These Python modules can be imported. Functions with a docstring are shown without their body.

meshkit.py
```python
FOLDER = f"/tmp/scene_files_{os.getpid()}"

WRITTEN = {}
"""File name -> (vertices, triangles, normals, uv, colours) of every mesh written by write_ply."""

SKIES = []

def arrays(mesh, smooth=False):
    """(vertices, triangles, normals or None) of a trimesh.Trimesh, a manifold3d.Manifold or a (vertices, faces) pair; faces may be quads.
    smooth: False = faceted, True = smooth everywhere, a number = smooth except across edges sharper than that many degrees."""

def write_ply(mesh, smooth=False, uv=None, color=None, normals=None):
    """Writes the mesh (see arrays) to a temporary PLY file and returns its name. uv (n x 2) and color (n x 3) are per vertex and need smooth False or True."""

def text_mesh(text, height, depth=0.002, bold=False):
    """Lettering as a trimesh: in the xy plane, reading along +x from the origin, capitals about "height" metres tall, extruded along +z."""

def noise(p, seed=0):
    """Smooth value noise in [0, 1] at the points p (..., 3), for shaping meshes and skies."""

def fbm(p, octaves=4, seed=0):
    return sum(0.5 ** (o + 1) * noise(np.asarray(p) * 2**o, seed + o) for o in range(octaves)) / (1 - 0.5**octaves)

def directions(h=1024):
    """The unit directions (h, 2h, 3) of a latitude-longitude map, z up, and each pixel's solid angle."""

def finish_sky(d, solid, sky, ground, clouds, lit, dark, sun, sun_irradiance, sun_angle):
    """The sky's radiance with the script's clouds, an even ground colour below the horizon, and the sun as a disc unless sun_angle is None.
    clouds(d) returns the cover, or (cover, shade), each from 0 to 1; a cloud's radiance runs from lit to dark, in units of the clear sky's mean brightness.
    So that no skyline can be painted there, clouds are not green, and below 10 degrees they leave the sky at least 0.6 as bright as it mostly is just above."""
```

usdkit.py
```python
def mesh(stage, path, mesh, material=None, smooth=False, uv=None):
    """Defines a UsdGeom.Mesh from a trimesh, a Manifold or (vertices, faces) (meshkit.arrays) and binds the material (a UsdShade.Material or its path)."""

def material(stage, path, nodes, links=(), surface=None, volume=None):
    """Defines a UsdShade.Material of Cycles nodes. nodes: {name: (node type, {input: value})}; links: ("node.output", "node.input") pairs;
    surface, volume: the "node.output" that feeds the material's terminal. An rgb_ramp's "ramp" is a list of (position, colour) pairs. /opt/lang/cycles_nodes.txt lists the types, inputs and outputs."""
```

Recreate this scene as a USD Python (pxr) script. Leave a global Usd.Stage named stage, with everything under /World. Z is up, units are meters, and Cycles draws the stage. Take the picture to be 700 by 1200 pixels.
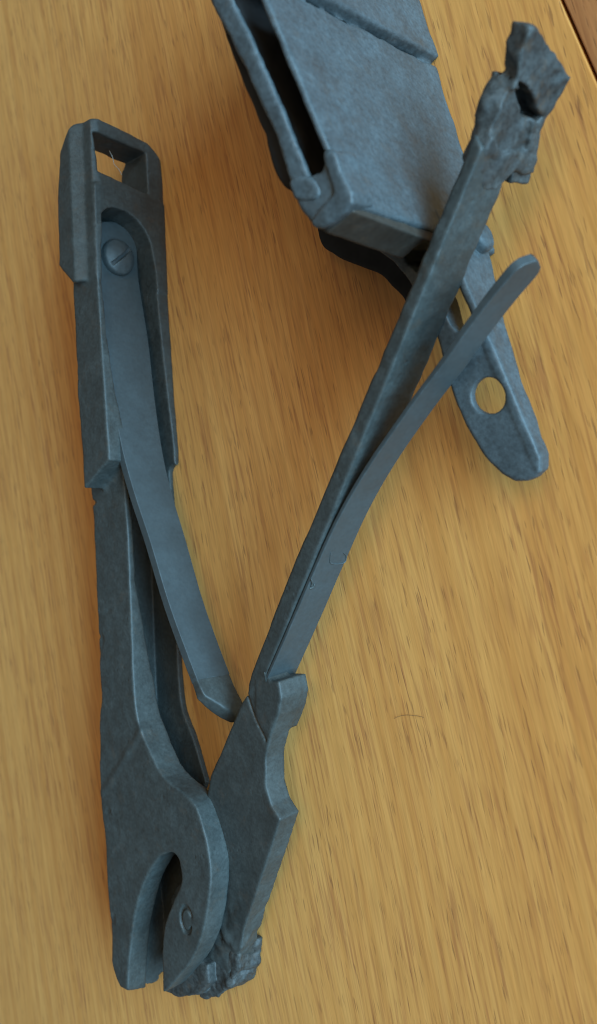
import math, random
import numpy as np
from scipy import ndimage
from pxr import Usd, UsdGeom, UsdLux, UsdShade, Gf, Sdf, Vt
import usdkit

random.seed(7)
stage = Usd.Stage.CreateInMemory()
UsdGeom.SetStageUpAxis(stage, 'Z')
UsdGeom.Xform.Define(stage, '/World')
UsdGeom.Scope.Define(stage, '/World/Looks')

# ------------------------------------------------------------------ camera
# the photograph was taken from the side and turned upright: world +Y is up in the picture
ELEV, FOCAL, DIST = math.radians(47), 1050.0, 0.25        # FOCAL in pixels of a 700 px wide picture
SE, CE = math.sin(ELEV), math.cos(ELEV)
RIGHT, UP, BACK = np.array([SE, 0, -CE]), np.array([0, 1.0, 0]), np.array([CE, 0, SE])
EYE = BACK * DIST
cam = UsdGeom.Camera.Define(stage, '/World/camera')
cam.CreateProjectionAttr('perspective')
cam.CreateHorizontalApertureAttr(24.0)
cam.CreateFocalLengthAttr(24.0 * FOCAL / 700)
cam.CreateClippingRangeAttr(Gf.Vec2f(0.01, 100))
cam.CreateFStopAttr(19.0)
cam.CreateFocusDistanceAttr(0.235)
cam.CreateExposureAttr(0.08)
cam.AddTransformOp().Set(Gf.Matrix4d(*RIGHT, 0, *UP, 0, *BACK, 0, *EYE, 1))

# ------------------------------------------------------------------ lamps (indoors: a window, a ceiling lamp, the room)
def lamp_at(name, pos, target, w, h, intensity, color):
    l = UsdLux.RectLight.Define(stage, '/World/' + name)
    l.CreateWidthAttr(w); l.CreateHeightAttr(h)
    l.CreateIntensityAttr(intensity); l.CreateColorAttr(Gf.Vec3f(*color)); l.CreateNormalizeAttr(False)
    p, t = np.array(pos, float), np.array(target, float)
    z = p - t; z /= np.linalg.norm(z)
    x = np.cross([0, 0, 1.0], z); x /= np.linalg.norm(x)
    y = np.cross(z, x)
    l.AddTransformOp().Set(Gf.Matrix4d(*x, 0, *y, 0, *z, 0, *p, 1))
    return l

lamp_at('window_light', (1.82, 0.20, 0.66), (0, 0, 0), 2.3, 0.9, 18.5, (0.38, 0.72, 1.0))
lamp_at('room_light', (0.55, 0.27, 0.80), (0, 0, 0), 0.46, 0.46, 3.5, (1.0, 0.76, 0.47))
dome = UsdLux.DomeLight.Define(stage, '/World/room_ambient')
dome.CreateIntensityAttr(0.05)
dome.CreateColorAttr(Gf.Vec3f(1.0, 0.93, 0.82))

# ------------------------------------------------------------------ prim helpers
taken = {}
def numbered(parent, name):
    k = (parent, name); n = taken.get(k, 0); taken[k] = n + 1
    return f'{parent}/{name}' + (f'_{n:03d}' if n else '')

def say(prim, label=None, category=None, group=None, kind=None):
    for k, v in (('label', label), ('category', category), ('group', group), ('kind', kind)):
        if v:
            prim.SetCustomDataByKey(k, v)

def thing(name, label=None, category=None, kind=None):
    x = UsdGeom.Xform.Define(stage, numbered('/World', name))
    say(x.GetPrim(), label, category, kind=kind)
    return str(x.GetPath())

def put(parent, name, mesh, material, label=None):
    """mesh = (vertices in metres, quads or triangles, normals or None)"""
    v, f, n = mesh
    f = np.asarray(f, np.int32)
    m = UsdGeom.Mesh.Define(stage, numbered(parent, name))
    m.CreatePointsAttr(Vt.Vec3fArray.FromNumpy(np.ascontiguousarray(v, np.float32)))
    m.CreateFaceVertexCountsAttr(Vt.IntArray.FromNumpy(np.full(len(f), f.shape[1], np.int32)))
    m.CreateFaceVertexIndicesAttr(Vt.IntArray.FromNumpy(np.ascontiguousarray(f.ravel())))
    m.CreateSubdivisionSchemeAttr('none')
    if n is not None:
        m.CreateNormalsAttr(Vt.Vec3fArray.FromNumpy(np.ascontiguousarray(n, np.float32)))
        m.SetNormalsInterpolation('vertex')
    UsdShade.MaterialBindingAPI.Apply(m.GetPrim()).Bind(material)
    say(m.GetPrim(), label)
    return str(m.GetPath())

# ------------------------------------------------------------------ materials
def metal(name, tint=(0.050, 0.064, 0.068), rough=0.5, grit=1.0, wear_glint=1.0, rust=0.0, speck=1.0):
    lo = tuple(c * (1 - 0.14 * speck) for c in tint); hi = tuple(c * (1 + 0.18 * speck) for c in tint)
    nodes = {
        'pos': ('geometry', {}),
        'big': ('noise_texture', {'scale': 130.0, 'detail': 6.0, 'roughness': 0.62}),
        'fine': ('noise_texture', {'scale': 900.0, 'detail': 5.0, 'roughness': 0.72}),
        'pit': ('voronoi_texture', {'scale': 420.0, 'randomness': 1.0}),
        'pitmask': ('noise_texture', {'scale': 90.0, 'detail': 3.0}),
        'tone': ('rgb_ramp', {'ramp': [(0.32, lo), (0.5, tint), (0.68, hi)]}),
        'mott': ('rgb_ramp', {'ramp': [(0.34, (1 - 0.28 * speck,) * 3), (0.66, (1 + 0.30 * speck,) * 3)]}),
        'col': ('mix', {'mix_type': 'multiply', 'fac': 0.75}),
        'rustn': ('noise_texture', {'scale': 210.0, 'detail': 5.0, 'roughness': 0.7}),
        'rustf': ('map_range', {'from_min': 0.56, 'from_max': 0.75, 'to_min': 0.0, 'to_max': rust, 'clamp': True}),
        'rusty': ('mix', {'color2': (0.085, 0.052, 0.030)}),
        'bev': ('bevel', {'radius': 0.0005, 'samples': 6}),
        'dot': ('vector_math', {'math_type': 'dot_product'}),
        'edge': ('map_range', {'from_min': 0.99, 'from_max': 0.86, 'to_min': 0.0, 'to_max': 0.6 * wear_glint, 'clamp': True}),
        'wearn': ('noise_texture', {'scale': 260.0, 'detail': 3.0, 'roughness': 0.7}),
        'edgen': ('map_range', {'from_min': 0.47, 'from_max': 0.66, 'to_min': 0.0, 'to_max': 1.0, 'clamp': True}),
        'edgem': ('math', {'math_type': 'multiply'}),
        'worn': ('mix', {'color2': (0.15, 0.18, 0.19)}),  # pale bluish edges, worn, with ridge highlights put into the colour
        'rr': ('map_range', {'from_min': 0.3, 'from_max': 0.7, 'to_min': rough - 0.09, 'to_max': rough + 0.13, 'clamp': True}),
        'pitd': ('map_range', {'from_min': 0.0, 'from_max': 0.32, 'to_min': 0.0, 'to_max': 1.0, 'clamp': True}),
        'pm': ('map_range', {'from_min': 0.52, 'from_max': 0.66, 'to_min': 0.0, 'to_max': 1.0, 'clamp': True}),
        'pmix': ('mix_float', {'a': 1.0}),
        'h1': ('math', {'math_type': 'multiply_add', 'value2': 0.55}),
        'h2': ('math', {'math_type': 'multiply_add', 'value2': 0.9}),
        'bump': ('bump', {'strength': 0.4 * min(grit, 1.6), 'distance': 0.00012 * grit}),
        'p': ('principled_bsdf', {'specular_ior_level': 0.42, 'metallic': 0.0}),
    }
    links = [('pos.position', k + '.vector') for k in ('big', 'fine', 'pit', 'pitmask', 'rustn', 'wearn')] + [
        ('big.fac', 'tone.fac'), ('fine.fac', 'mott.fac'), ('tone.color', 'col.color1'), ('mott.color', 'col.color2'),
        ('rustn.fac', 'rustf.value'), ('rustf.result', 'rusty.fac'), ('col.color', 'rusty.color1'),
        ('bev.bevel', 'dot.vector1'), ('pos.normal', 'dot.vector2'), ('dot.value', 'edge.value'),
        ('wearn.fac', 'edgen.value'), ('edge.result', 'edgem.value1'), ('edgen.result', 'edgem.value2'),
        ('edgem.value', 'worn.fac'), ('rusty.color', 'worn.color1'),
        ('big.fac', 'rr.value'), ('rr.result', 'p.roughness'),
        ('pit.distance', 'pitd.value'), ('pitmask.fac', 'pm.value'), ('pm.result', 'pmix.fac'), ('pitd.result', 'pmix.b'),
        ('fine.fac', 'h1.value1'), ('pmix.value', 'h1.value3') if False else ('pmix.result', 'h1.value3'),
        ('big.fac', 'h2.value1'), ('h1.value', 'h2.value3'), ('h2.value', 'bump.height'),
        ('worn.color', 'p.base_color'), ('bump.normal', 'p.normal')]
    return usdkit.material(stage, '/World/Looks/' + name, nodes, links, surface='p.BSDF')

steel = metal('cast_steel', tint=(0.041, 0.047, 0.0445), rough=0.52, grit=1.7, rust=0.35, speck=1.1)
spring_steel = metal('spring_steel', tint=(0.046, 0.057, 0.059), rough=0.48, grit=0.45, wear_glint=0.8, speck=0.5)
rough_steel = metal('eroded_steel', tint=(0.040, 0.043, 0.041), rough=0.55, grit=2.2, wear_glint=0.5, rust=0.8, speck=2.2)
housing_steel = metal('housing_steel', tint=(0.055, 0.069, 0.074), rough=0.5, grit=1.5, wear_glint=0.9, rust=0.25, speck=1.3)
shade_brown = metal('shade_brown_steel', tint=(0.034, 0.027, 0.020), rough=0.62, grit=1.2, wear_glint=0.3, rust=0.6)  # brown of the unlit housing end, painted as a colour
shade_dirt_black = metal('shade_dirt_black', tint=(0.010, 0.010, 0.010), rough=0.8, grit=1.2, wear_glint=0.0)  # deep shade beside and below the housing, and dirt, as one black

FIBRE = math.atan(0.29)                  # the fibres do not quite follow the board's edge
GRAIN = math.atan(0.40)                   # the boards run this far round from +Y, towards -X

def wood(name, pale, mid, streak, pore, shift):
    nodes = {
        'pos': ('geometry', {}),
        'turn': ('mapping', {'rotation': (0, 0, -FIBRE), 'location': (shift, shift * 1.7, 0)}),
        'warpn': ('noise_texture', {'scale': 9.0, 'detail': 2.0}),
        'warps': ('mapping', {'scale': (1, 0.35, 1)}),
        'warpc': ('vector_math', {'math_type': 'subtract', 'vector2': (0.5, 0.5, 0.5)}),
        'warpk': ('vector_math', {'math_type': 'multiply', 'vector2': (0.012, 0.0, 0.0)}),
        'g': ('vector_math', {'math_type': 'add'}),
        # broad figure, streaks, fine fibres, pores: the same wood stretched by different amounts
        'sA': ('mapping', {'scale': (230, 5.0, 1)}), 'nA': ('noise_texture', {'scale': 1.0, 'detail': 4.0, 'roughness': 0.55}),
        'sB': ('mapping', {'scale': (900, 42, 1)}), 'nB': ('noise_texture', {'scale': 1.0, 'detail': 3.0, 'roughness': 0.55, 'distortion': 0.25}),
        'sC': ('mapping', {'scale': (1500, 60, 1)}), 'nC': ('noise_texture', {'scale': 1.0, 'detail': 3.0, 'roughness': 0.6}),
        'sD': ('mapping', {'scale': (1500, 120, 1)}), 'nD': ('noise_texture', {'scale': 1.0, 'detail': 1.5, 'roughness': 0.5}),
        'sE': ('mapping', {'scale': (110, 18, 1), 'location': (3.1, 7.7, 0)}), 'nE': ('noise_texture', {'scale': 1.0, 'detail': 3.0}),
        'cA': ('rgb_ramp', {'ramp': [(0.36, pale), (0.64, mid)]}),
        'fB': ('map_range', {'from_min': 0.50, 'from_max': 0.63, 'to_min': 0.0, 'to_max': 0.60, 'clamp': True}),
        'fE': ('map_range', {'from_min': 0.34, 'from_max': 0.62, 'to_min': 0.30, 'to_max': 1.0, 'clamp': True}),
        'fBE': ('math', {'math_type': 'multiply'}),
        'mB': ('mix', {'color2': streak}),
        'cC': ('rgb_ramp', {'ramp': [(0.30, (0.84, 0.83, 0.80)), (0.70, (1.13, 1.12, 1.10))]}),
        'mC': ('mix', {'mix_type': 'multiply', 'fac': 0.8}),
        'fD': ('map_range', {'from_min': 0.62, 'from_max': 0.69, 'to_min': 0.0, 'to_max': 0.5, 'clamp': True}),
        'fDE': ('math', {'math_type': 'multiply'}),
        'mD': ('mix', {'color2': pore}),
        'xyz': ('separate_xyz', {}),
        'heart': ('map_range', {'from_min': 0.25, 'from_max': 0.43, 'to_min': 0.0, 'to_max': 1.0, 'clamp': True}),
        'mH': ('mix', {'mix_type': 'multiply', 'color2': (0.97, 0.83, 0.70)}),
        'rr': ('map_range', {'from_min': 0.3, 'from_max': 0.7, 'to_min': 0.40, 'to_max': 0.56, 'clamp': True}),
        'h': ('math', {'math_type': 'multiply_add', 'value2': -1.2}),
        'bump': ('bump', {'strength': 0.35, 'distance': 0.00008}),
        'p': ('principled_bsdf', {'specular_ior_level': 0.32}),
    }
    links = [('pos.position', 'turn.vector'), ('turn.vector', 'warps.vector'), ('warps.vector', 'warpn.vector'), ('warpn.color', 'warpc.vector1'),
             ('warpc.vector', 'warpk.vector1'), ('turn.vector', 'g.vector1'), ('warpk.vector', 'g.vector2')]
    for k in 'ABCDE':
        links += [('g.vector', f's{k}.vector'), (f's{k}.vector', f'n{k}.vector')]
    links += [('nA.fac', 'cA.fac'), ('nB.fac', 'fB.value'), ('nE.fac', 'fE.value'), ('fB.result', 'fBE.value1'), ('fE.result', 'fBE.value2'),
              ('fBE.value', 'mB.fac'), ('cA.color', 'mB.color1'), ('nC.fac', 'cC.fac'), ('mB.color', 'mC.color1'), ('cC.color', 'mC.color2'),
              ('nD.fac', 'fD.value'), ('fD.result', 'fDE.value1'), ('fE.result', 'fDE.value2'), ('fDE.value', 'mD.fac'), ('mC.color', 'mD.color1'),
              ('nE.fac', 'rr.value'), ('rr.result', 'p.roughness'), ('fD.result', 'h.value1'), ('nC.fac', 'h.value3'), ('h.value', 'bump.height'),
              ('g.vector', 'xyz.vector'), ('xyz.x', 'heart.value'), ('heart.result', 'mH.fac'), ('mD.color', 'mH.color1'), ('mH.color', 'p.base_color'), ('bump.normal', 'p.normal')]
    return usdkit.material(stage, '/World/Looks/' + name, nodes, links, surface='p.BSDF')

oak = wood('varnished_oak', (0.70, 0.360, 0.108), (0.61, 0.285, 0.078), (0.38, 0.145, 0.052), (0.15, 0.062, 0.032), 0.31)
oak_dark = wood('reddish_oak', (0.47, 0.215, 0.085), (0.42, 0.18, 0.066), (0.27, 0.105, 0.042), (0.10, 0.045, 0.025), 1.9)
hair_brown = usdkit.material(stage, '/World/Looks/brown_hair', {'p': ('principled_bsdf', {'base_color': (0.17, 0.095, 0.045), 'roughness': 0.5})}, surface='p.BSDF')

# ------------------------------------------------------------------ frames: where a point seen in the photograph lies on a plane of a thing
class Frame:
    def __init__(self, origin, yaw, pitch=0.0):
        self.o = np.array(origin, float)
        cy, sy, cp, sp = math.cos(yaw), math.sin(yaw), math.cos(pitch), math.sin(pitch)
        self.R = np.array([[cy, -sy, 0], [sy, cy, 0], [0, 0, 1]]) @ np.array([[1, 0, 0], [0, cp, -sp], [0, sp, cp]])
    def at(self, px, py, axis, value):
        """local millimetres of the point of the plane local[axis] = value (mm) seen at pixel (px, py) of the 700 x 1200 photograph"""
        d = -BACK + RIGHT * (px - 350) / FOCAL + UP * (600 - py) / FOCAL
        o, d = self.R.T @ (EYE - self.o) * 1000, self.R.T @ d
        return o + d * ((value - o[axis]) / d[axis])
    def xy(self, pts, z): return np.array([self.at(*p, 2, z)[:2] for p in pts])
    def yz(self, pts, x): return np.array([self.at(*p, 0, x)[1:] for p in pts])
    def xz(self, pts, y): return np.array([self.at(*p, 1, y)[[0, 2]] for p in pts])
    def world(self, mesh):
        v, f, n = mesh
        return self.o + (v * 0.001) @ self.R.T, f, None if n is None else n @ self.R.T

# ------------------------------------------------------------------ solids as distance fields (millimetres), meshed by surface nets
def curve(pts, n=6, closed=False):
    """Catmull-Rom through the points"""
    p = np.asarray(pts, float)
    q = np.vstack([p[-1], p, p[0], p[1]]) if closed else np.vstack([2 * p[0] - p[1], p, 2 * p[-1] - p[-2]])
    out = []
    for i in range(1, len(q) - 2):
        a, b, c, d = q[i - 1:i + 3]
        for t in np.arange(n) / n:
            out.append(0.5 * (2 * b + (c - a) * t + (2 * a - 5 * b + 4 * c - d) * t * t + (3 * b - a - 3 * c + d) * t ** 3))
    if not closed:
        out.append(p[-1])
    return np.array(out)

def sd_poly(P, A, B):
    P = np.asarray(P, np.float32)
    d = np.full(np.broadcast(A, B).shape, 1e9, np.float32); inside = np.zeros(d.shape, bool)
    for (ax, ay), (bx, by) in zip(P, np.roll(P, -1, 0)):
        ex, ey = bx - ax, by - ay
        wx, wy = A - ax, B - ay
        t = np.clip((wx * ex + wy * ey) / (ex * ex + ey * ey + 1e-12), 0, 1)
        d = np.minimum(d, (wx - ex * t) ** 2 + (wy - ey * t) ** 2)
        if by != ay:
            inside ^= ((ay > B) != (by > B)) & (A < ex * (B - ay) / (by - ay) + ax)
    return np.where(inside, -np.sqrt(d), np.sqrt(d)).astype(np.float32)

def rmax(a, b, r):
    """intersection with its edge rounded to radius r"""
    u, v = np.maximum(a + r, 0), np.maximum(b + r, 0)
    return np.minimum(np.maximum(a, b), -r) + np.sqrt(u * u + v * v)

def rmin(a, b, r): return -rmax(-a, -b, r)
def smin(a, b, k):
    h = np.clip(0.5 + 0.5 * (b - a) / k, 0, 1)
    return b * (1 - h) + a * h - k * h * (1 - h)

class Field:
    def __init__(self, lo, hi, h):
        self.h, self.lo = h, np.array(lo, float)
        a = [np.arange(l, u + h, h, dtype=np.float32) for l, u in zip(lo, hi)]
        self.x, self.y, self.z = a[0][:, None, None], a[1][None, :, None], a[2][None, None, :]
        self.shape = tuple(len(k) for k in a)
    def pz(self, P, z0, z1, r=0.6):
        return rmax(sd_poly(P, self.x, self.y), np.abs(self.z - (z0 + z1) / 2) - (z1 - z0) / 2, r)
    def px(self, P, x0, x1, r=0.6):
        return rmax(sd_poly(P, self.y, self.z), np.abs(self.x - (x0 + x1) / 2) - (x1 - x0) / 2, r)
    def py(self, P, y0, y1, r=0.6):
        return rmax(sd_poly(P, self.x, self.z), np.abs(self.y - (y0 + y1) / 2) - (y1 - y0) / 2, r)
    def ball(self, c, s):
        s = np.broadcast_to(np.asarray(s, float), 3)
        q = np.sqrt(((self.x - c[0]) / s[0]) ** 2 + ((self.y - c[1]) / s[1]) ** 2 + ((self.z - c[2]) / s[2]) ** 2)
        return ((q - 1) * s.min()).astype(np.float32)
    def noise(self, size, seed):
        """smooth noise of unit spread whose lumps are about size mm"""
        n = [max(int(s * self.h / size) + 4, 4) for s in self.shape]
        g = np.random.default_rng(seed).standard_normal(n).astype(np.float32)
        c = np.meshgrid(*[np.arange(s) * self.h / size + 1 for s in self.shape], indexing='ij', sparse=False) if False else None
        z = g
        for ax, s in enumerate(self.shape):           # separable cubic interpolation
            t = np.arange(s) * self.h / size + 1
            i = t.astype(int); u = (t - i).astype(np.float32)
            w = [(1 - u) ** 3 / 6, (3 * u ** 3 - 6 * u ** 2 + 4) / 6, (-3 * u ** 3 + 3 * u ** 2 + 3 * u + 1) / 6, u ** 3 / 6]
            sh = [1, 1, 1]; sh[ax] = s
            z = sum(np.take(z, np.clip(i + k - 1, 0, n[ax] - 1), ax) * w[k].reshape(sh) for k in range(4))
        return z * 2.2
    def mesh(self, d):
        """naive surface nets; normals from the field's slope"""
        d = np.ascontiguousarray(np.broadcast_to(d, self.shape), np.float32).copy()
        for ax in range(3):                            # always closed at the grid's border
            for e in (0, -1):
                s = [slice(None)] * 3; s[ax] = e; d[tuple(s)] = np.maximum(d[tuple(s)], self.h * 0.5)
        s = d < 0
        cnt = sum(s[i:s.shape[0] - 1 + i, j:s.shape[1] - 1 + j, k:s.shape[2] - 1 + k].astype(np.int8) for i in (0, 1) for j in (0, 1) for k in (0, 1))
        ci = np.argwhere((cnt > 0) & (cnt < 8))
        idx = np.full(cnt.shape, -1, np.int32); idx[tuple(ci.T)] = np.arange(len(ci))
        acc, num = np.zeros((len(ci), 3)), np.zeros(len(ci))
        for ax in range(3):
            for p in (0, 1):
                for q in (0, 1):
                    o0 = np.zeros(3, int); o1, o2 = [k for k in range(3) if k != ax]
                    o0[o1], o0[o2] = p, q
                    e0 = ci + o0; e1 = e0.copy(); e1[:, ax] += 1
                    a, b = d[tuple(e0.T)], d[tuple(e1.T)]
                    m = (a < 0) != (b < 0)
                    t = np.where(m, a / np.where(m, a - b, 1), 0)
                    pos = e0.astype(float); pos[:, ax] += t
                    acc[m] += pos[m]; num[m] += 1
        g = acc / num[:, None]
        quads = []
        for ax in range(3):
            o1, o2 = (ax + 1) % 3, (ax + 2) % 3
            lo = [slice(None)] * 3; hi = [slice(None)] * 3
            lo[ax], hi[ax] = slice(None, -1), slice(1, None)
            a, b = s[tuple(lo)], s[tuple(hi)]
            e = np.argwhere(a != b)
            e = e[(e[:, o1] > 0) & (e[:, o2] > 0) & (e[:, o1] < s.shape[o1] - 1) & (e[:, o2] < s.shape[o2] - 1)]
            flip = s[tuple(e.T)]
            c = []
            for p, q in ((1, 1), (0, 1), (0, 0), (1, 0)):
                k = e.copy(); k[:, o1] -= p; k[:, o2] -= q; c.append(idx[tuple(k.T)])
            c = np.stack(c, 1)
            quads.append(np.where(flip[:, None], c, c[:, ::-1]))
        q = np.vstack(quads)
        n = np.stack([ndimage.map_coordinates(gr, g.T, order=1) for gr in np.gradient(d)], 1)
        n /= np.linalg.norm(n, axis=1, keepdims=True) + 1e-9
        return self.lo + g * self.h, q, n

def strip(path, z0, z1, thick, flip=1):
    """a leaf spring: plan path (mm), lower and upper edge along it, thickness to the left of the path; rounded section"""
    p = np.asarray(path, float); n = len(p)
    t = np.gradient(p, axis=0); t /= np.linalg.norm(t, axis=1, keepdims=True)
    side = flip * np.stack([t[:, 1], -t[:, 0]], 1)          # to the right of the path
    z0, z1 = np.broadcast_to(z0, n).astype(float), np.broadcast_to(z1, n).astype(float)
    thick = np.broadcast_to(thick, n).astype(float)
    ring = []
    r = 0.22
    sec = []
    for cx, cz, a0 in ((1, 1, 0), (0, 1, 90), (0, 0, 180), (1, 0, 270)):
        for a in np.radians(np.arange(a0, a0 + 91, 30)):
            sec.append((cx, cz, math.cos(a), math.sin(a)))
    V = []
    for i in range(n):
        rr = min(r, thick[i] * 0.48, (z1[i] - z0[i]) * 0.48)
        for cx, cz, ca, sa in sec:
            off = (rr if cx == 0 else thick[i] - rr) + ca * rr - thick[i]
            z = (z0[i] + rr if cz == 0 else z1[i] - rr) + sa * rr
            V.append((*(p[i] + side[i] * off), z))
    m = len(sec)
    F = [(i * m + j, (i + 1) * m + j, (i + 1) * m + (j + 1) % m, i * m + (j + 1) % m) for i in range(n - 1) for j in range(m)]
    V = np.array(V)
    T = []
    for k in (0, n - 1):
        V = np.vstack([V, V[k * m:(k + 1) * m].mean(0)])
        for j in range(m):
            a, b = k * m + j, k * m + (j + 1) % m
            T.append((len(V) - 1, a, b) if k == 0 else (len(V) - 1, b, a))
    tri = [(a, b, c) for a, b, c, d in F] + [(a, c, d) for a, b, c, d in F] + T
    return V, np.array(tri)

def shaded(v, f, angle=40):
    """triangles with normals smoothed except over sharp edges"""
    import meshkit
    if np.einsum('ij,ij->i', v[f[:, 0]], np.cross(v[f[:, 1]], v[f[:, 2]])).sum() < 0:
        f = f[:, ::-1]
    a, b, c = meshkit.arrays((v, f), angle)
    return a, b, c

# ================================================================== the tabletop
TB = Frame((0.0788, 0.1122, 0), GRAIN)               # origin on the seam between the boards, y along them
top = thing('tabletop', kind='structure')
def board(x0, x1, mat, label):
    f = Field((x0 * 1000, -400, -20), (x1 * 1000, 400, 1), 4) if False else None
    c = 0.5
    sec = [(x0 * 1000, -20), (x1 * 1000, -20), (x1 * 1000, -c), (x1 * 1000 - 0.3 * c, -0.3 * c), (x1 * 1000 - c, 0), (x0 * 1000 + c, 0), (x0 * 1000 + 0.3 * c, -0.3 * c), (x0 * 1000, -c)]
    v = np.array([(x, y, z) for y in (-620, 420) for x, z in sec], float)
    m = len(sec)
    t = [(j, (j + 1) % m, m + (j + 1) % m) for j in range(m)] + [(j, m + (j + 1) % m, m + j) for j in range(m)]
    t += [(0, j + 1, j) for j in range(1, m - 1)] + [(m, m + j, m + j + 1) for j in range(1, m - 1)]
    f = np.array(t)[:, ::-1]
    put(top, 'board', TB.world(shaded(v, f, 30)), mat, label)
board(-0.52, -0.0003, oak, None)
board(0.0003, 0.22, oak_dark, 'darker reddish board along the upper right edge')

# ================================================================== the hinged tool
tool = thing('hinged_hand_tool', 'grey cast steel hinged tool opened in a V, with leaf springs and hooked jaw', 'hand tool')
HF = Frame((-0.0524, 0, 0), math.atan(0.069))        # the handle: x = 0 is its open channel side, z = 0 the table
F = Field((-32, -160, -1.5), (42, 124, 33), 0.45)
big_clip = F.yz if False else None
hn = 0.045 * F.noise(2.2, 1) + 0.05 * F.noise(6.5, 2) + 0.03 * F.noise(1.1, 3)
hn = hn + np.clip((-9 - F.x) / 3, 0, 1) * (0.10 * F.noise(5.0, 4) + 0.75 * np.clip(F.noise(2.6, 6) - 1.35, 0, 1.2))          # the outer edge is the roughest
# upper body
left_up = HF.xy([(89, 420), (91, 463), (96, 526), (99, 572)], 27)
up_plan = np.vstack([[[left_up[0, 0], 80]], left_up, HF.xy([(127.5, 538)], 27), [[1.5, 11.5], [1.6, 20], [1.0, 33], [0.2, 51], [-0.5, 72], [-0.2, 90], [0, 100]]])
up_plan = np.vstack([up_plan, [[left_up[0, 0], 100]]])
up = F.pz(up_plan, 0, 27, 0.5)
# head: proud, with a bevel along its upper edge
hp = HF.xy([(68, 311), (67, 234), (68.6, 177), (82, 143), (96, 131)], 30.3)
head_plan = np.vstack([HF.xy([(84, 331)], 30.3), hp, [[0.3, hp[-1, 1] + 12], [0.3, HF.xy([(84, 331)], 30.3)[0, 1]]]])
xl = hp[1, 0] - 6
bx = HF.at(84, 246, 2, 30.3)[0]
sec = [(xl, -3), (-2.2, -3), (0.3, 2.2), (0.3, 24.8), (-1.2, 27), (-4.2, 27.3), (bx, 30.3), (xl, 30.3)]
head = rmax(F.pz(head_plan, -3, 36, 1.2), F.py(sec, 40, 130, 0.7), 0.8)
end_clip = HF.yz([(84, 125), (110, 132.5), (174, 167), (191, 186), (195, 214)], 0)
end_poly = np.vstack([[[-200, 60]], [[end_clip[0, 0], 60]], end_clip, [[end_clip[-1, 0] + 1, -10]], [[-200, -10]]])
# lower body: near plate with hook, web and far plate
ridge = [(141.5, 515), (143.5, 546), (149, 620), (152, 690), (154, 740), (156, 800), (161.5, 846), (177, 884), (192, 911), (222, 936), (233, 955), (243, 992), (246.5, 1020), (246, 1042), (242, 1072), (237, 1096), (225, 1125), (209, 1146), (196, 1160)]
slot = [(190.6, 1166), (190, 1140), (189.5, 1119), (192.5, 1084), (198, 1068), (204, 1053), (210, 1041), (212.5, 1028), (210, 1011), (205, 1002), (199, 999.5), (191, 1002), (184, 1008), (169, 1034), (158, 1073), (152.5, 1112), (150, 1140), (149, 1166)]
lowleft = [(139, 1154), (134.5, 1143), (131, 1127), (130, 1088), (125, 1034), (123, 984), (119, 945), (117, 905), (116.5, 870), (116, 845), (119, 812), (116.5, 785), (115.5, 755), (113, 699), (110.5, 640), (107.5, 590)]
low_plan = np.vstack([curve(HF.xy(ridge, 19.6), 3), HF.xy([(152, 1163)], 19.6) + [[0, -7.0]], HF.xy([(144, 1160)], 19.6) + [[0, -7.0]], curve(HF.xy(lowleft, 19.6), 3), HF.xy([(104, 515)], 19.6)])
low = F.pz(low_plan, 0, 19.6, 0.45)
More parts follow.
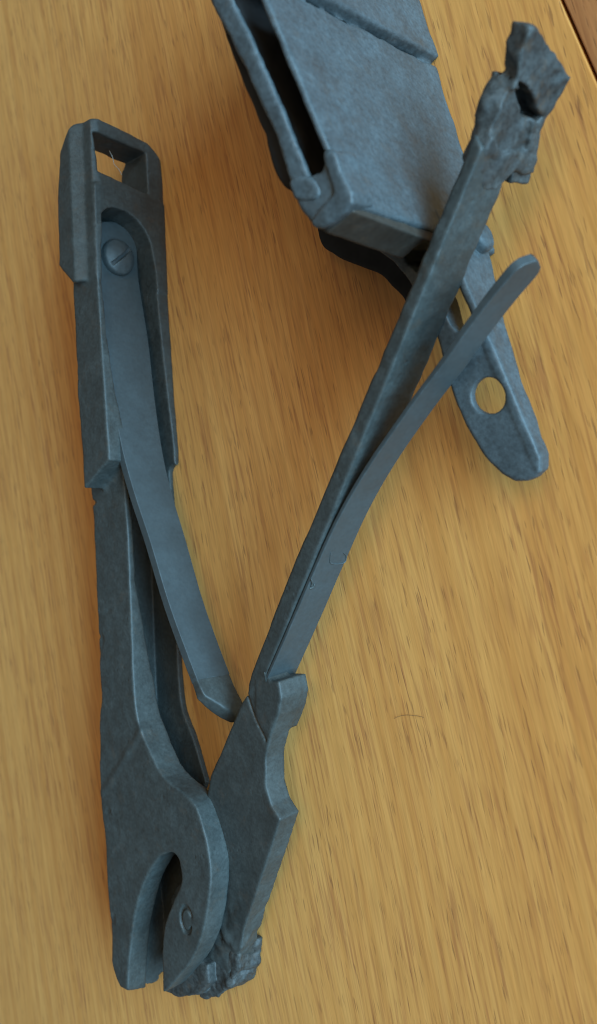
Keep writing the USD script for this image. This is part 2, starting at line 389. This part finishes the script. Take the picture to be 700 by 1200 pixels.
low = rmax(low, (HF.at(150, 1162, 2, 19.6)[1] - (19.6 - F.z) * 0.30 - F.y) * 0.958, 0.8)
slot_p = curve(HF.xy(slot, 19.6), 3)
# underside of the near plate along the handle
yb = [HF.at(150, py, 2, 12)[1] for py in (584, 606, 680, 749, 800, 850, 900, 950, 1170)]
zb = [17.8, 17.6, 17.2, 14.0, 11.4, 10.4, 11.2, 12.2, 12.2]
far_edge = HF.xy([(206, 586), (209, 680), (213, 770), (219, 815), (225, 854), (243, 917)], 1.5)
web_r = [(-11.6, 60), (-12.2, -40), (-12.2, -60), (-14.5, -85), (-15.0, -112), (-13.6, -126), (-13.4, -160)]
cav_plan = np.vstack([web_r, [(60, -160), (60, 60)]])
cav = rmax(F.pz(cav_plan, 2.2, 30, 0.5), F.px(np.vstack([list(zip(yb, zb)), [(-170, 12.2), (-170, -5), (yb[0], -5)]]), -40, 60, 0.4), 0.5)
farcut = F.pz(np.vstack([[[60, far_edge[0, 1] + 0.5]], far_edge, [[1, -97], [8, -112], [-2, -138], [-12, -160], [60, -160]]]), -5, 2.25, 0.4)
low = rmax(rmax(low, -cav, 0.5), -farcut, 0.4)
low = rmax(low, -F.pz(np.vstack([[slot_p[0] - [0, 9]], slot_p, [slot_p[-1] - [0, 9]]]), 1.9, 40, 0.3), 0.6)
d = smin(up, low, 1.6)
d = smin(d, head, 1.0)
d = rmax(d, F.px(end_poly, -60, 60, 0.5), 1.5)
# the window in the head and the channel with the spring
d = rmax(d, -F.px(HF.yz([(111, 153), (171, 179), (173.5, 227), (116, 200)], 0), -60, 60, 0.3), 0.6)
chan_r = [(120, 249), (126, 243.5), (134, 243), (148, 247.5), (160, 257), (170, 270), (177, 286), (183, 320), (188.6, 390), (192, 430), (199.5, 519), (203, 575)]
chan_l = [(158, 575), (150, 540), (134, 463), (126, 400), (121, 330), (119.5, 275)]
chan = HF.yz(chan_r + chan_l, 0)
d = rmax(d, -F.px(chan, -11.6, 30, 0.3), 0.45)
ra, rb = HF.xy([(166, 856), (121, 930)], 19.6)
ru = (rb - ra) / np.linalg.norm(rb - ra)
rt = np.clip((F.x - ra[0]) * ru[0] + (F.y - ra[1]) * ru[1], 0, np.linalg.norm(rb - ra))
rd = np.hypot(F.x - ra[0] - rt * ru[0], F.y - ra[1] - rt * ru[1])
d = d - 0.34 * np.exp(-(rd / 1.3) ** 2) * (F.z > 16)
sg = (F.x - ra[0]) * ru[1] - (F.y - ra[1]) * ru[0]
# the letter stamped into the hook: an engraved C
c0 = HF.at(218, 1078.5, 2, 19.6)
cc = np.sqrt((F.x - c0[0]) ** 2 + ((F.y - c0[1]) / 1.5) ** 2)
ring = np.abs(cc - 2.3) - 0.42
ang = np.arctan2((F.y - c0[1]) / 1.5, F.x - c0[0])
ring = np.maximum(ring, 0.35 - np.abs(ang)) 
d = d + hn
d = np.maximum(d, -np.maximum(ring, 18.7 - F.z))
put(tool, 'channel_handle', HF.world(F.mesh(d)), steel)

# leaf spring in the channel, its screw
spr = [(163, 330), (174, 400), (181, 463), (190, 526), (201, 576), (218, 633), (237, 700), (257, 757), (276, 806)]
zlo = np.array([6.6, 6.9, 7.2, 7.5, 7.8, 8.0, 8.2, 8.4, 8.6])
wid = np.array([17.6, 17.2, 16.2, 15.2, 14.2, 13.4, 12.8, 12.4, 12.2])
pts = [HF.at(px, py, 2, z) for (px, py), z in zip(spr, zlo)]
0 and print('spring', [p.round(1).tolist() for p in pts])
path = np.array([(p[0], p[1]) for p in pts])
root = np.array([(path[0, 0] - 0.3, HF.at(132, 259, 0, -6.5)[1])])
full = np.vstack([root, [[path[0, 0] - 0.3, root[0, 1] - 6]], path])
pc = curve(full, 6)
ww = curve(np.stack([np.r_[wid[0], wid[0], wid] / 2, np.r_[zlo[0], zlo[0], zlo] + np.r_[wid[0], wid[0], wid] / 2], 1), 6)
hh = ww[:, 0]
s = np.r_[0, np.cumsum(np.linalg.norm(np.diff(pc, axis=0), axis=1))]
rnd = np.sqrt(np.clip(1 - (1 - np.clip(s / 8.0, 0, 1)) ** 2, 0.02, 1))
hh = hh * rnd
zmid = ww[:, 1]; zc = zmid[-1]
keep = (s[-1] - s) > 3.5                                     # its curled end is a piece of its own
lowz, topz = (zmid - hh)[keep], (zmid + hh)[keep]
pend, pc = pc, pc[keep]
v, f = strip(pc, lowz, topz, 2.7, -1)
ls = put(tool, 'leaf_spring', HF.world(shaded(v, f, 40)), spring_steel)
# the spring's curled end
pc = pend; tipc = pc[-1]; tdir = pc[-1] - pc[-4]; tdir /= np.linalg.norm(tdir)
T = Field((tipc[0] - 12, tipc[1] - 14, 5), (tipc[0] + 10, tipc[1] + 12, 27), 0.3)
nrm = np.array([-tdir[1], tdir[0]])
def tp(a, b): return tipc + tdir * a + nrm * b
tip = T.pz(curve([tp(-7, -0.3), tp(-4.4, -0.06), tp(-3, 0.04), tp(0, 0.2), tp(4, 0.5), tp(7, -0.3), tp(8.6, -2.2), tp(8.2, -4.2), tp(5, -4.6), tp(1, -3.4), tp(-4, -2.66), tp(-7, -2.4)], 4, True), zc - hh[-1] + 0.01, zc + hh[-1] - 0.01, 0.3)
along = (T.x - tipc[0]) * tdir[0] + (T.y - tipc[1]) * tdir[1]
tip = rmax(tip, (T.z - (zc + hh[-1] - 1.1 * (along - 0.5))) * 0.67, 0.7)
tip = tip + 0.10 * np.clip((along + 4) / 4, 0, 1) * T.noise(1.6, 5)
put(tool, 'spring_tip', HF.world(T.mesh(tip)), steel, 'thickened curled end of the spring inside the V')
# slotted screw
SX = -6.4
sc = HF.at(140, 301, 0, SX + 1)
S = Field((SX - 2, sc[1] - 8, sc[2] - 8), (SX + 4.5, sc[1] + 8, sc[2] + 8), 0.22)
scr = rmax(np.sqrt((S.y - sc[1]) ** 2 + (S.z - sc[2]) ** 2) - 5.7, S.ball((SX - 5.2, sc[1], sc[2]), (8.6, 8.6, 8.6)), 0.5)
scr = rmax(scr, -(S.x - SX + 1.5), 0.1)
a = HF.at(128, 309, 0, SX + 1.5); b = HF.at(152, 288, 0, SX + 1.5)
dy, dz = b[1] - a[1], b[2] - a[2]; L = math.hypot(dy, dz)
lined = 0.0 + np.abs((S.y - sc[1]) * dz / L - (S.z - sc[2]) * dy / L) - 0.55
scr = rmax(scr, -np.maximum(lined, 1.9 + SX - S.x), 0.15) + 0.05 * S.noise(1.2, 8)
put(tool, 'slotted_screw', HF.world(S.mesh(scr)), spring_steel)

# ---- the lever
LYAW, LP = -math.atan(0.66), math.atan(0.1127)
LF = Frame((-0.018, -0.105, 0.0118), LYAW, LP)         # z = 0 is the lever's upper side
bar_l = [(291, 814), (291, 802), (295, 788), (338, 680), (376, 581), (410, 502), (444, 420), (484, 332), (508, 274), (532, 216), (556, 157)]
bar_r = [(562, 172), (542, 229), (532, 257), (501, 329), (462, 423), (427, 509), (400, 585), (366, 660), (342, 715), (312, 787)]
BL, BR = LF.xy(bar_l, 0), LF.xy(bar_r, 0)
BL[3:, 0] = np.polyval(np.polyfit(BL[3:, 1], BL[3:, 0], 1), BL[3:, 1])
BR[:, 0] = np.polyval(np.polyfit(BR[:, 1], BR[:, 0], 1), BR[:, 1])
0 and print('bar left', BL.round(1).tolist()); 0 and print('bar right', BR.round(1).tolist())
pl = [(311, 789), (317, 800), (326, 800), (329.5, 818), (326, 837), (317, 860), (310.5, 889), (311, 923), (317, 944), (327.5, 961), (318, 992), (304, 1034), (286, 1088), (281, 1112), (273, 1136), (262, 1148), (240, 1150)]
pl2 = [(283, 823), (246, 911), (241, 937), (242, 955)]
PR, PL2 = LF.xy(pl, 0), LF.xy(pl2, 0)
0 and print('plate', PR.round(1).tolist(), PL2.round(1).tolist())
G = Field((-30, -66, -16), (34, 205, 4), 0.45)
bar = G.pz(np.vstack([BL, BR]), -11.5, 0, 0.45)
tongue = LF.xy([(291, 806), (296, 835), (311, 868), (322, 840), (324, 805), (330, 770), (300, 770)], 0)
hub = LF.xy([(205, 1056)], 0)[0]
plate = G.pz(np.vstack([PR, [hub + (1, -12), hub + (-2, 0), hub + (0, 10)], PL2[::-1], LF.xy([(291, 812)], 0)]), -7.2, -0.15, 0.35)
bump = G.pz(LF.xy([(300, 796), (317, 799), (326, 799), (329.5, 818), (326, 838), (316, 862), (300, 850)], 0), -10, 0, 0.35)
gn = 0.03 * G.noise(2.4, 21) + 0.03 * G.noise(7, 22) + 0.02 * G.noise(1.1, 23)
rough_up = np.clip((G.y - 120) / 25, 0, 1)
d = smin(smin(bar, plate, 0.8), bump, 0.8)
# shallow groove round the bar's root
gl = LF.xy([(290, 816), (297, 838), (311, 868)], 0)
gd = np.minimum.reduce([np.hypot(G.x - q[0], G.y - q[1]) for q in curve(gl, 14)]) - 0.45
d = rmax(d, -np.maximum(gd, -0.8 - G.z), 0.15)
d = d + gn + rough_up * (0.10 * G.noise(1.8, 24))
cor = np.clip((6 - G.y) / 20, 0, 1)
d = d + cor * (0.42 * G.noise(2.6, 25) + 0.2 * G.noise(1.4, 26))
put(tool, 'lever_arm', LF.world(G.mesh(d)), steel)

# leaf spring on the lever
cen = [(333, 798), (362, 724), (392, 656), (420, 600), (453, 545), (500, 478), (537, 430), (565, 391), (598, 349), (634, 308)]
zc = [-5.4, -5.6, -5.8, -5.8, -5.6, -5.4, -5.2, -5, -5, -5]
q = np.array([LF.at(*p, 2, z)[:2] for p, z in zip(cen, zc)])
0 and print('lever spring', q.round(1).tolist())
face = np.polyval(np.polyfit(BR[:, 1], BR[:, 0], 1), q[:, 1])
off = q[:, 0] - face
q[:, 0] = face + 0.86 + np.logaddexp(0, (off - 1.7) * 1.6) / 1.6
q[0, 0] = face[0] + 0.86
print(off)
pc = curve(q, 7)
hh = np.interp(np.linspace(0, 1, len(pc)), [0, 0.25, 0.5, 1], [5.3, 5.0, 4.2, 4.0])
zm = np.interp(np.linspace(0, 1, len(pc)), np.linspace(0, 1, len(zc)), zc)
s = np.r_[0, np.cumsum(np.linalg.norm(np.diff(pc, axis=0), axis=1))]; s = s[-1] - s
hh = hh * np.sqrt(np.clip(1 - (1 - np.clip(s / 3.9, 0, 1)) ** 2, 0.02, 1))
v, f = strip(pc, zm - hh, zm + hh, np.interp(np.linspace(0, 1, len(pc)), [0, 0.6, 1], [0.9, 1.1, 2.0]))
put(tool, 'leaf_spring', LF.world(shaded(v, f, 40)), spring_steel)

# worn stamp and a few weld beads beside the seam
def bead(path, r, name, mat, frame=LF, parent=tool, label=None):
    p = np.asarray(path, float); t = np.gradient(p, axis=0); t /= np.linalg.norm(t, axis=1, keepdims=True) + 1e-9
    a = np.cross(t, [0.3, 0.2, 0.93]); a /= np.linalg.norm(a, axis=1, keepdims=True); b = np.cross(t, a)
    ring = 8; rr = np.full(len(p), r); rr[0] = rr[-1] = r * 0.25
    V = np.vstack([p[i] + rr[i] * (math.cos(2 * math.pi * k / ring) * a[i] + math.sin(2 * math.pi * k / ring) * b[i]) for i in range(len(p)) for k in range(ring)])
    Fc = []
    for i in range(len(p) - 1):
        for k in range(ring):
            u, w = i * ring + k, i * ring + (k + 1) % ring
            Fc += [(u, u + ring, w + ring), (u, w + ring, w)]
    Fc += [(0, k + 1, k) for k in range(1, ring - 1)] + [((len(p) - 1) * ring, (len(p) - 1) * ring + k, (len(p) - 1) * ring + k + 1) for k in range(1, ring - 1)]
    return put(parent, name, frame.world(shaded(V, np.array(Fc), 80)), mat, label)
xs = q[2, 0] + 0.02
bead(curve([LF.at(*p, 0, xs) for p in [(388, 646), (387, 654), (388, 660), (396, 661), (404, 659), (406, 652), (402, 647)]], 4), 0.17, 'worn_stamp', spring_steel)
for k, pp in enumerate([[(365, 679), (366, 683), (365, 688)], [(369, 684), (367, 688), (363, 690)], [(310, 788), (311, 794), (312, 799)]]):
    bead(curve([LF.at(*p, 0, -13.0) for p in pp], 4), 0.3, 'weld_bead', steel)

# broken clasp at the lever's end
xb = BR[0, 0]
out = [(560, 195), (570, 172), (580, 150), (590, 127), (598, 108), (606, 92), (611, 62), (621, 30), (632, 34), (645, 48), (657, 68), (667, 90.6), (652, 123), (638, 147), (631, 188), (626, 203), (614, 205), (604, 199), (584, 222), (566, 225)]
O = LF.yz(out, xb)
0 and print('clasp', O.round(1).tolist(), xb)
K = Field((xb - 13, O[:, 0].min() - 6, O[:, 1].min() - 4), (xb + 6, O[:, 0].max() + 4, O[:, 1].max() + 5), 0.35)
cl = K.px(O, xb - 6.2, xb + 0.2, 0.7)
upper = LF.yz([(596, 92), (606, 60), (600, 20), (690, 40), (690, 110), (640, 130), (625, 108)], xb)
cl = rmax(cl, -K.px(upper, xb - 20, xb - 4.4, 0.4), 0.4)
hole = LF.yz([(609, 97), (619, 103), (625, 113), (629, 127), (637, 136), (629, 145), (618, 138), (611, 117)], xb)
cl = rmax(cl, -K.px(hole, xb - 5.2, xb + 9, 0.4), 0.5)
pocket = LF.yz([(609, 98), (621, 101), (634, 124), (634, 141), (620, 145), (610, 120)], xb)
cl = rmax(cl, -K.px(pocket, xb - 5.2, xb - 2.4, 0.4), 0.4)
panel = LF.yz([(583, 118), (606, 104), (624, 142), (617, 176), (590, 180), (576, 160)], xb)
cl = rmax(cl, -K.px(panel, xb - 0.6, xb + 9, 0.3), 0.4)
kb = LF.at(571, 132, 0, xb - 3)
cl = smin(cl, K.ball((xb - 3.6, kb[1] + 0.6, kb[2] - 2.2), (2.4, 4.4, 3.6)), 1.2)
cl = np.maximum(cl, np.minimum(xb - 4.7 - K.x, 205 - K.y))
cl = cl + 0.22 * K.noise(2.2, 31) + 0.26 * K.noise(4.2, 32) + 0.17 * K.noise(1.1, 33)
cl = np.minimum(cl, K.px(LF.yz([(604, 92), (624, 96), (640, 122), (640, 146), (618, 150), (604, 122)], xb), xb - 6.2, xb - 4.7, 0.4))
cl = np.maximum(cl, np.minimum(K.z + 0.1 - 0.25 * np.clip(K.y - 203, 0, 99), 204 - K.y + 4))
ck = put(tool, 'broken_clasp', LF.world(K.mesh(cl)), rough_steel, 'eroded broken clasp with a hole at the tip of the lever')
tb = LF.yz([(604, 197), (627, 200), (622, 216), (602, 216)], xb)
W = Field((xb - 6, tb[:, 0].min() - 2, tb[:, 1].min() - 2), (xb + 2, tb[:, 0].max() + 2, tb[:, 1].max() + 2), 0.3)
put(tool, 'clasp_tab', LF.world(W.mesh(W.px(tb, xb - 3.2, xb - 0.6, 0.4) + 0.15 * W.noise(1.5, 35))), rough_steel)

# corroded lump at the hinge
lump_a = HF.xy([(247, 1105), (262, 1098), (280, 1092), (296, 1104), (296, 1128), (286, 1150), (270, 1161), (250, 1162), (240, 1150), (240, 1118)], 4)
lump_b = HF.xy([(199, 1159), (208, 1148), (226, 1126), (238, 1118), (250, 1128), (252, 1150), (241, 1162), (215, 1166)], 10)
M = Field((min(lump_a[:, 0].min(), lump_b[:, 0].min()) - 4, lump_a[:, 1].min() - 8, -1), (lump_a[:, 0].max() + 4, lump_a[:, 1].max() + 6, 18), 0.3)
lm = M.pz(lump_a, 0.3, 9.2, 0.8)
lb = M.pz(lump_b, 0.3, 12.4 , 0.7)
ln = 0.36 * M.noise(3.2, 41) + 0.30 * M.noise(1.8, 42) + 0.16 * M.noise(0.9, 43)
crack = np.abs(M.noise(7.0, 44)) * 2.0 - 0.25                   # a few deep clefts
d = np.minimum(lm + ln + 0.9 * np.clip(0.5 - crack, 0, 0.75), lb + 0.35 * ln)
put(tool, 'corroded_hinge', HF.world(M.mesh(np.maximum(d, 0.15 - M.z))), rough_steel, 'pitted corroded hinge joint at the foot of the V')

# ================================================================== the housing
BF = Frame((0.0454, 0.112, 0), math.atan(0.34))        # x = 0 is its broad side, which looks to the right in the photograph
hous = thing('metal_housing', 'large grey steel box housing with an open slot and a drilled tang, behind the lever', 'metal housing')
topl = BF.yz([(315, 0), (332, 34), (361, 97), (387, 170), (414, 238)], 0)
endf = BF.yz([(414, 238), (506, 267)], 0)
B = Field((-44, -62, -1.5), (5, 50, 80), 0.6)
bn = 0.07 * B.noise(2.6, 51) + 0.10 * B.noise(7.5, 52) + 0.03 * B.noise(1.4, 53)
ye = endf[0, 0]
UPITCH = math.atan((topl[0, 1] - topl[4, 1]) / (topl[0, 0] - topl[4, 0]))
ZT = topl[4, 1] + math.tan(UPITCH) * (46 - topl[4, 0])
prof = np.vstack([topl[[4, 0]], [[46, ZT], [46, 0], [ye + 2.5, 0], [ye + 2.2, 20], [endf[1, 0], endf[1, 1]]]])
UF = Frame(BF.o + BF.R @ np.array([0, topl[4, 0], topl[4, 1]]) * 0.001, math.atan(0.34), UPITCH)
def on_top(pts, dz=0.0):
    """plan, in the housing's frame, of points of its slanting upper side"""
    w = np.array([UF.R @ UF.at(*p, 2, dz) for p in pts]) @ BF.R
    return w[:, :2] + [0, topl[4, 0]]
rail_o = on_top([(249, 10), (268, 44), (293, 97), (322, 160), (339, 214)])
rail_i = on_top([(273, 0), (293, 44), (317, 97), (341, 155), (361, 204)])
0 and print('rail', rail_o.round(1).tolist(), rail_i.round(1).tolist())
ext = rail_o[0] + (rail_o[0] - rail_o[-1]) * 0.9
exti = rail_i[0] + (rail_i[0] - rail_i[-1]) * 0.9
plan = np.vstack([[[0, 46]], [[0, ye]], on_top([(375, 269), (363, 260), (350, 244)]), rail_o[::-1], [ext], [[ext[0], 46]]])
d = rmax(B.pz(plan, 0, 90, 0.9), B.px(prof, -40, 0, 0.8), 0.8)
# the well between the rail and the broad side
well_end = on_top([(361, 206), (376, 200), (385, 176)])
well = np.vstack([[[-1.7, 60]], [[-1.7, well_end[2, 1]]], well_end[[2, 1, 0]] + [[-0.3, 0], [0, 0], [0, 0]], rail_i[::-1], [exti], [[exti[0], 60]]])
d = rmax(d, -np.maximum(B.pz(well, 6, 90, 0.5), B.y - 42), 0.6)
under = np.vstack([[[-1.7, 60]], [[-1.7, well_end[2, 1] - 1]], well_end[[1, 0]], [rail_i[-1] + [-3.6, 1]], rail_i[::-1][1:] + [-3.6, 0], [exti + [-3.6, 0]], [[exti[0] - 3.6, 60]]])
d = rmax(d, -rmax(np.maximum(B.pz(under, 6, 90, 0.5), B.y - 42), B.z - (topl[4, 1] + (B.y - topl[4, 0]) * math.tan(UPITCH) - 1.6), 0.3), 0.4)
# the end itself, the brown of its unlit face put into the colour
ep = np.vstack([[[-1.2, ye - 0.1]], on_top([(376, 267), (365, 261)]) + [[0.3, -0.5]], on_top([(365, 261)]) + [[1.0, 3]], [[-1.2, ye + 3]]])
# the opening under its end
eh = BF.xz([(453, 306), (480, 285), (503, 270), (520, 285), (515, 330), (470, 330)], ye + 1)
eh[:, 0] = np.minimum(eh[:, 0], -2.0)
d = rmax(d, -B.py(eh, ye - 10, ye + 12, 0.5), 0.7)
# a groove across the broad side; beyond it the side stands a little proud
g1, g2 = BF.at(370, 0, 0, 0), BF.at(501, 68, 0, 0)
gy, gz = g2[1] - g1[1], g2[2] - g1[2]; gl = math.hypot(gy, gz)
gd = (B.y - g1[1]) * gz / gl - (B.z - g1[2]) * gy / gl            # signed distance from the groove
sgn = 1.0 if (60 - g1[1]) * gz / gl - (30 - g1[2]) * gy / gl > 0 else -1.0
proud = rmax(rmax(B.px(prof, -3, 1.1, 0.6), -(sgn * gd - 1.0), 0.6), B.px(prof, -3, 1.1, 0.6), 0.3)
d = smin(d, proud, 0.5)
d = rmax(d, -np.maximum(np.abs(gd) - 1.0, -(B.x + 1.5)), 0.4)
put(hous, 'housing_body', BF.world(B.mesh(d + bn)), housing_steel)
E = Field((-14, ye - 5, 14), (2, ye + 8, 58), 0.4)
pe = E.pz(ep + [[0, -0.55]], 22, topl[4, 1] - 1.2, 0.4)
pe = rmax(pe, -E.py(eh, ye - 10, ye + 12, 0.5), 0.4)
put(hous, 'end_face_shade', BF.world(E.mesh(pe + 0.06 * E.noise(2, 66))), shade_brown, 'end face of the housing, its dark brown shade put into the colour')
# ragged flange past the rail: its black colour holds dirt and deep shade
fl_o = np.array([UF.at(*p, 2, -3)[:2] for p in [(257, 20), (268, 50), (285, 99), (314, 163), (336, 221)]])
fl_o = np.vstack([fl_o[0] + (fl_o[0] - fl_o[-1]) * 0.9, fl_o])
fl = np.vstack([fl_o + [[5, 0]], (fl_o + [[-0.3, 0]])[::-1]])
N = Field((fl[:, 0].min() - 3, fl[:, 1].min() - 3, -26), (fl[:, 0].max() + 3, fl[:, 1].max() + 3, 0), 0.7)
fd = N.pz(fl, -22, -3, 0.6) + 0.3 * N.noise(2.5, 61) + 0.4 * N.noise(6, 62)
put(hous, 'flange', UF.world(N.mesh(fd)), shade_dirt_black, 'ragged flange along the far side of the slot, black with dirt and painted shade')
# hooked lip where the slot ends
lp = on_top([(378, 178), (391, 177), (399, 200), (413, 238), (376, 268), (362, 258), (385, 232), (388, 222), (383, 206)], 0.3)
def top_solid(pts, z0, z1, r, seed, h=0.35, amp=0.1):
    """a piece standing on the slanting upper side: plan pts, heights z0..z1 over it"""
    w = np.array([UF.at(*p, 2, z1) for p in pts])[:, :2]
    w = curve(w, 3, True)
    q = Field((w[:, 0].min() - 3, w[:, 1].min() - 3, z0 - 3), (w[:, 0].max() + 3, w[:, 1].max() + 3, z1 + 3), h)
    return UF.world(q.mesh(q.pz(w, z0, z1, r) + amp * q.noise(2, seed)))
put(hous, 'hooked_lip', top_solid([(378, 178), (391, 177), (399, 200), (413, 238), (376, 268), (362, 258), (385, 232), (388, 222), (383, 206)], -7, 0.6, 0.8, 64), housing_steel)
put(hous, 'rail_foot', top_solid([(338, 212), (352, 205), (366, 208), (375, 222), (372, 232), (360, 236), (345, 234), (340, 224)], -8, 0.6, 1.0, 65), housing_steel)
# the drilled tang and the strap that curves into it
tp0 = BF.o + BF.R @ np.array([0, -0.101, 0.0133])
TF = Frame(tp0, math.atan(0.34), math.atan(0.205))
side_top = TF.yz([(540, 320), (560, 368), (576, 408), (598, 458), (619, 508), (630, 533)], 0)
side_low = TF.yz([(580, 295), (585, 323), (598, 401), (616, 451), (637, 501), (642.5, 533)], 0)
0 and print('tang', side_top.round(1).tolist(), side_low.round(1).tolist())
outer = TF.xy([(632, 537), (632, 553), (626, 561), (615, 565), (600, 565), (587, 557), (572, 542), (555, 516), (544, 497), (533, 474), (522, 440), (512, 400), (504, 376), (490, 349), (476, 326), (460, 306), (440, 293)], 0)
0 and print('tang outer', outer.round(1).tolist())
outer = np.vstack([[[0, 52]], outer, [[outer[-1, 0], 52]]])
H = Field((-22, -17, -22), (4, 54, 6), 0.4)
prof = np.vstack([[[54, 0]], [[-1, 0], [-12, -0.9]], [[-12, -5.0], [0, -6.5], [10, -7.5], [24, -10.5], [40, -17.5], [54, -21]]])
thin = np.vstack([[[54, 0]], [[-1, 0], [-12, -0.9]], [[-12, -5.0], [-3, -4.2], [1, -3.0], [18, -2.8], [24, -5], [34, -9], [54, -12]]])
o = H.pz(outer, -30, 0, 0.8)
d = smin(rmax(o, H.px(thin, -30, 4, 0.8), 1.2), rmax(o, H.px(prof, -1.9, 4, 0.5), 0.6), 0.6)
sl = TF.xy([(541, 325), (557, 366), (555, 378), (546, 386), (534, 388), (527, 380), (521, 366), (510, 346), (496, 328), (474, 306), (470, 290), (520, 270)], 0)
sl[:, 0] = np.minimum(sl[:, 0], -1.7)
d = rmax(d, -H.pz(sl, -40, 9, 0.3), 0.5)
hc = TF.at(573.0, 464, 2, 0) - [0.35, 0, 0]; hr = 4.0
0 and print('hole', hc.round(1), hr)
d = rmax(d, -(np.hypot(H.x - hc[0], H.y - hc[1]) - hr), 0.5)
d = d + 0.08 * H.noise(2.2, 71) + 0.10 * H.noise(6, 72) + 0.03 * H.noise(1.1, 73)
put(hous, 'drilled_tang', TF.world(H.mesh(d)), housing_steel)
sk = BF.xy([(376, 262), (402, 256), (430, 262), (458, 282), (480, 306), (494, 334), (500, 372), (484, 364), (466, 340), (446, 322), (420, 311), (394, 299), (378, 286)], 7)  # added black piece: shade below the housing end as a solid
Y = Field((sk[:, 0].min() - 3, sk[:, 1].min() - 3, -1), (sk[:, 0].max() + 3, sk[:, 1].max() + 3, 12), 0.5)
put(hous, 'shade_skirt', BF.world(Y.mesh(Y.pz(curve(sk, 3, True), 0.2, 8, 1.0) + 0.2 * Y.noise(2.5, 77))), shade_dirt_black, 'added black curved piece standing for the shade under the end of the housing')
kc = BF.at(568, 274, 0, 2)
Z = Field((-2, kc[1] - 7, kc[2] - 7), (7, kc[1] + 7, kc[2] + 7), 0.35)
put(hous, 'rivet_head', BF.world(Z.mesh(rmax(rmax(np.hypot(Z.y - kc[1], Z.z - kc[2]) - 3.7, Z.x - 2.6, 1.3), -(Z.x + 1.2), 0.3) + 0.08 * Z.noise(1.5, 75))), housing_steel)

# ================================================================== a hair on the wood
hp_ = [TBP for TBP in [(462, 842), (468, 839.5), (476, 838), (484, 838.5), (492, 839.5), (497, 841)]]
W0 = Frame((0, 0, 0), 0)
hpts = curve([W0.at(*p, 2, 0.25) for p in hp_], 5)
ring = 6; vv = []; ff = []
for i, p in enumerate(hpts):
    for k in range(ring):
        a = 2 * math.pi * k / ring
        vv.append(p + 0.048 * np.array([0, math.cos(a), math.sin(a)]))
for i in range(len(hpts) - 1):
    for k in range(ring):
        a, b = i * ring + k, i * ring + (k + 1) % ring
        ff += [(a, a + ring, b + ring), (a, b + ring, b)]
hv, hf, hn_ = shaded(np.array(vv), np.array(ff), 80)
hm = put('/World', 'hair', W0.world((hv, hf, hn_)), hair_brown)
say(stage.GetPrimAtPath(hm), 'single short brown hair lying on the bare wood right of the jaw', 'hair')

# a wisp of lint in the window of the handle's head
lv = curve([HF.at(*p, 0, -5) for p in [(128, 176), (132, 184), (134, 192), (139, 198), (143, 205)]], 5)
lint = usdkit.material(stage, '/World/Looks/lint', {'p': ('principled_bsdf', {'base_color': (0.40, 0.38, 0.34), 'roughness': 0.9})}, surface='p.BSDF')
lm_ = bead(lv, 0.09, 'lint_wisp', lint, HF, '/World')
say(stage.GetPrimAtPath(lm_), 'thin pale wisp of lint caught in the square window of the handle', 'lint')
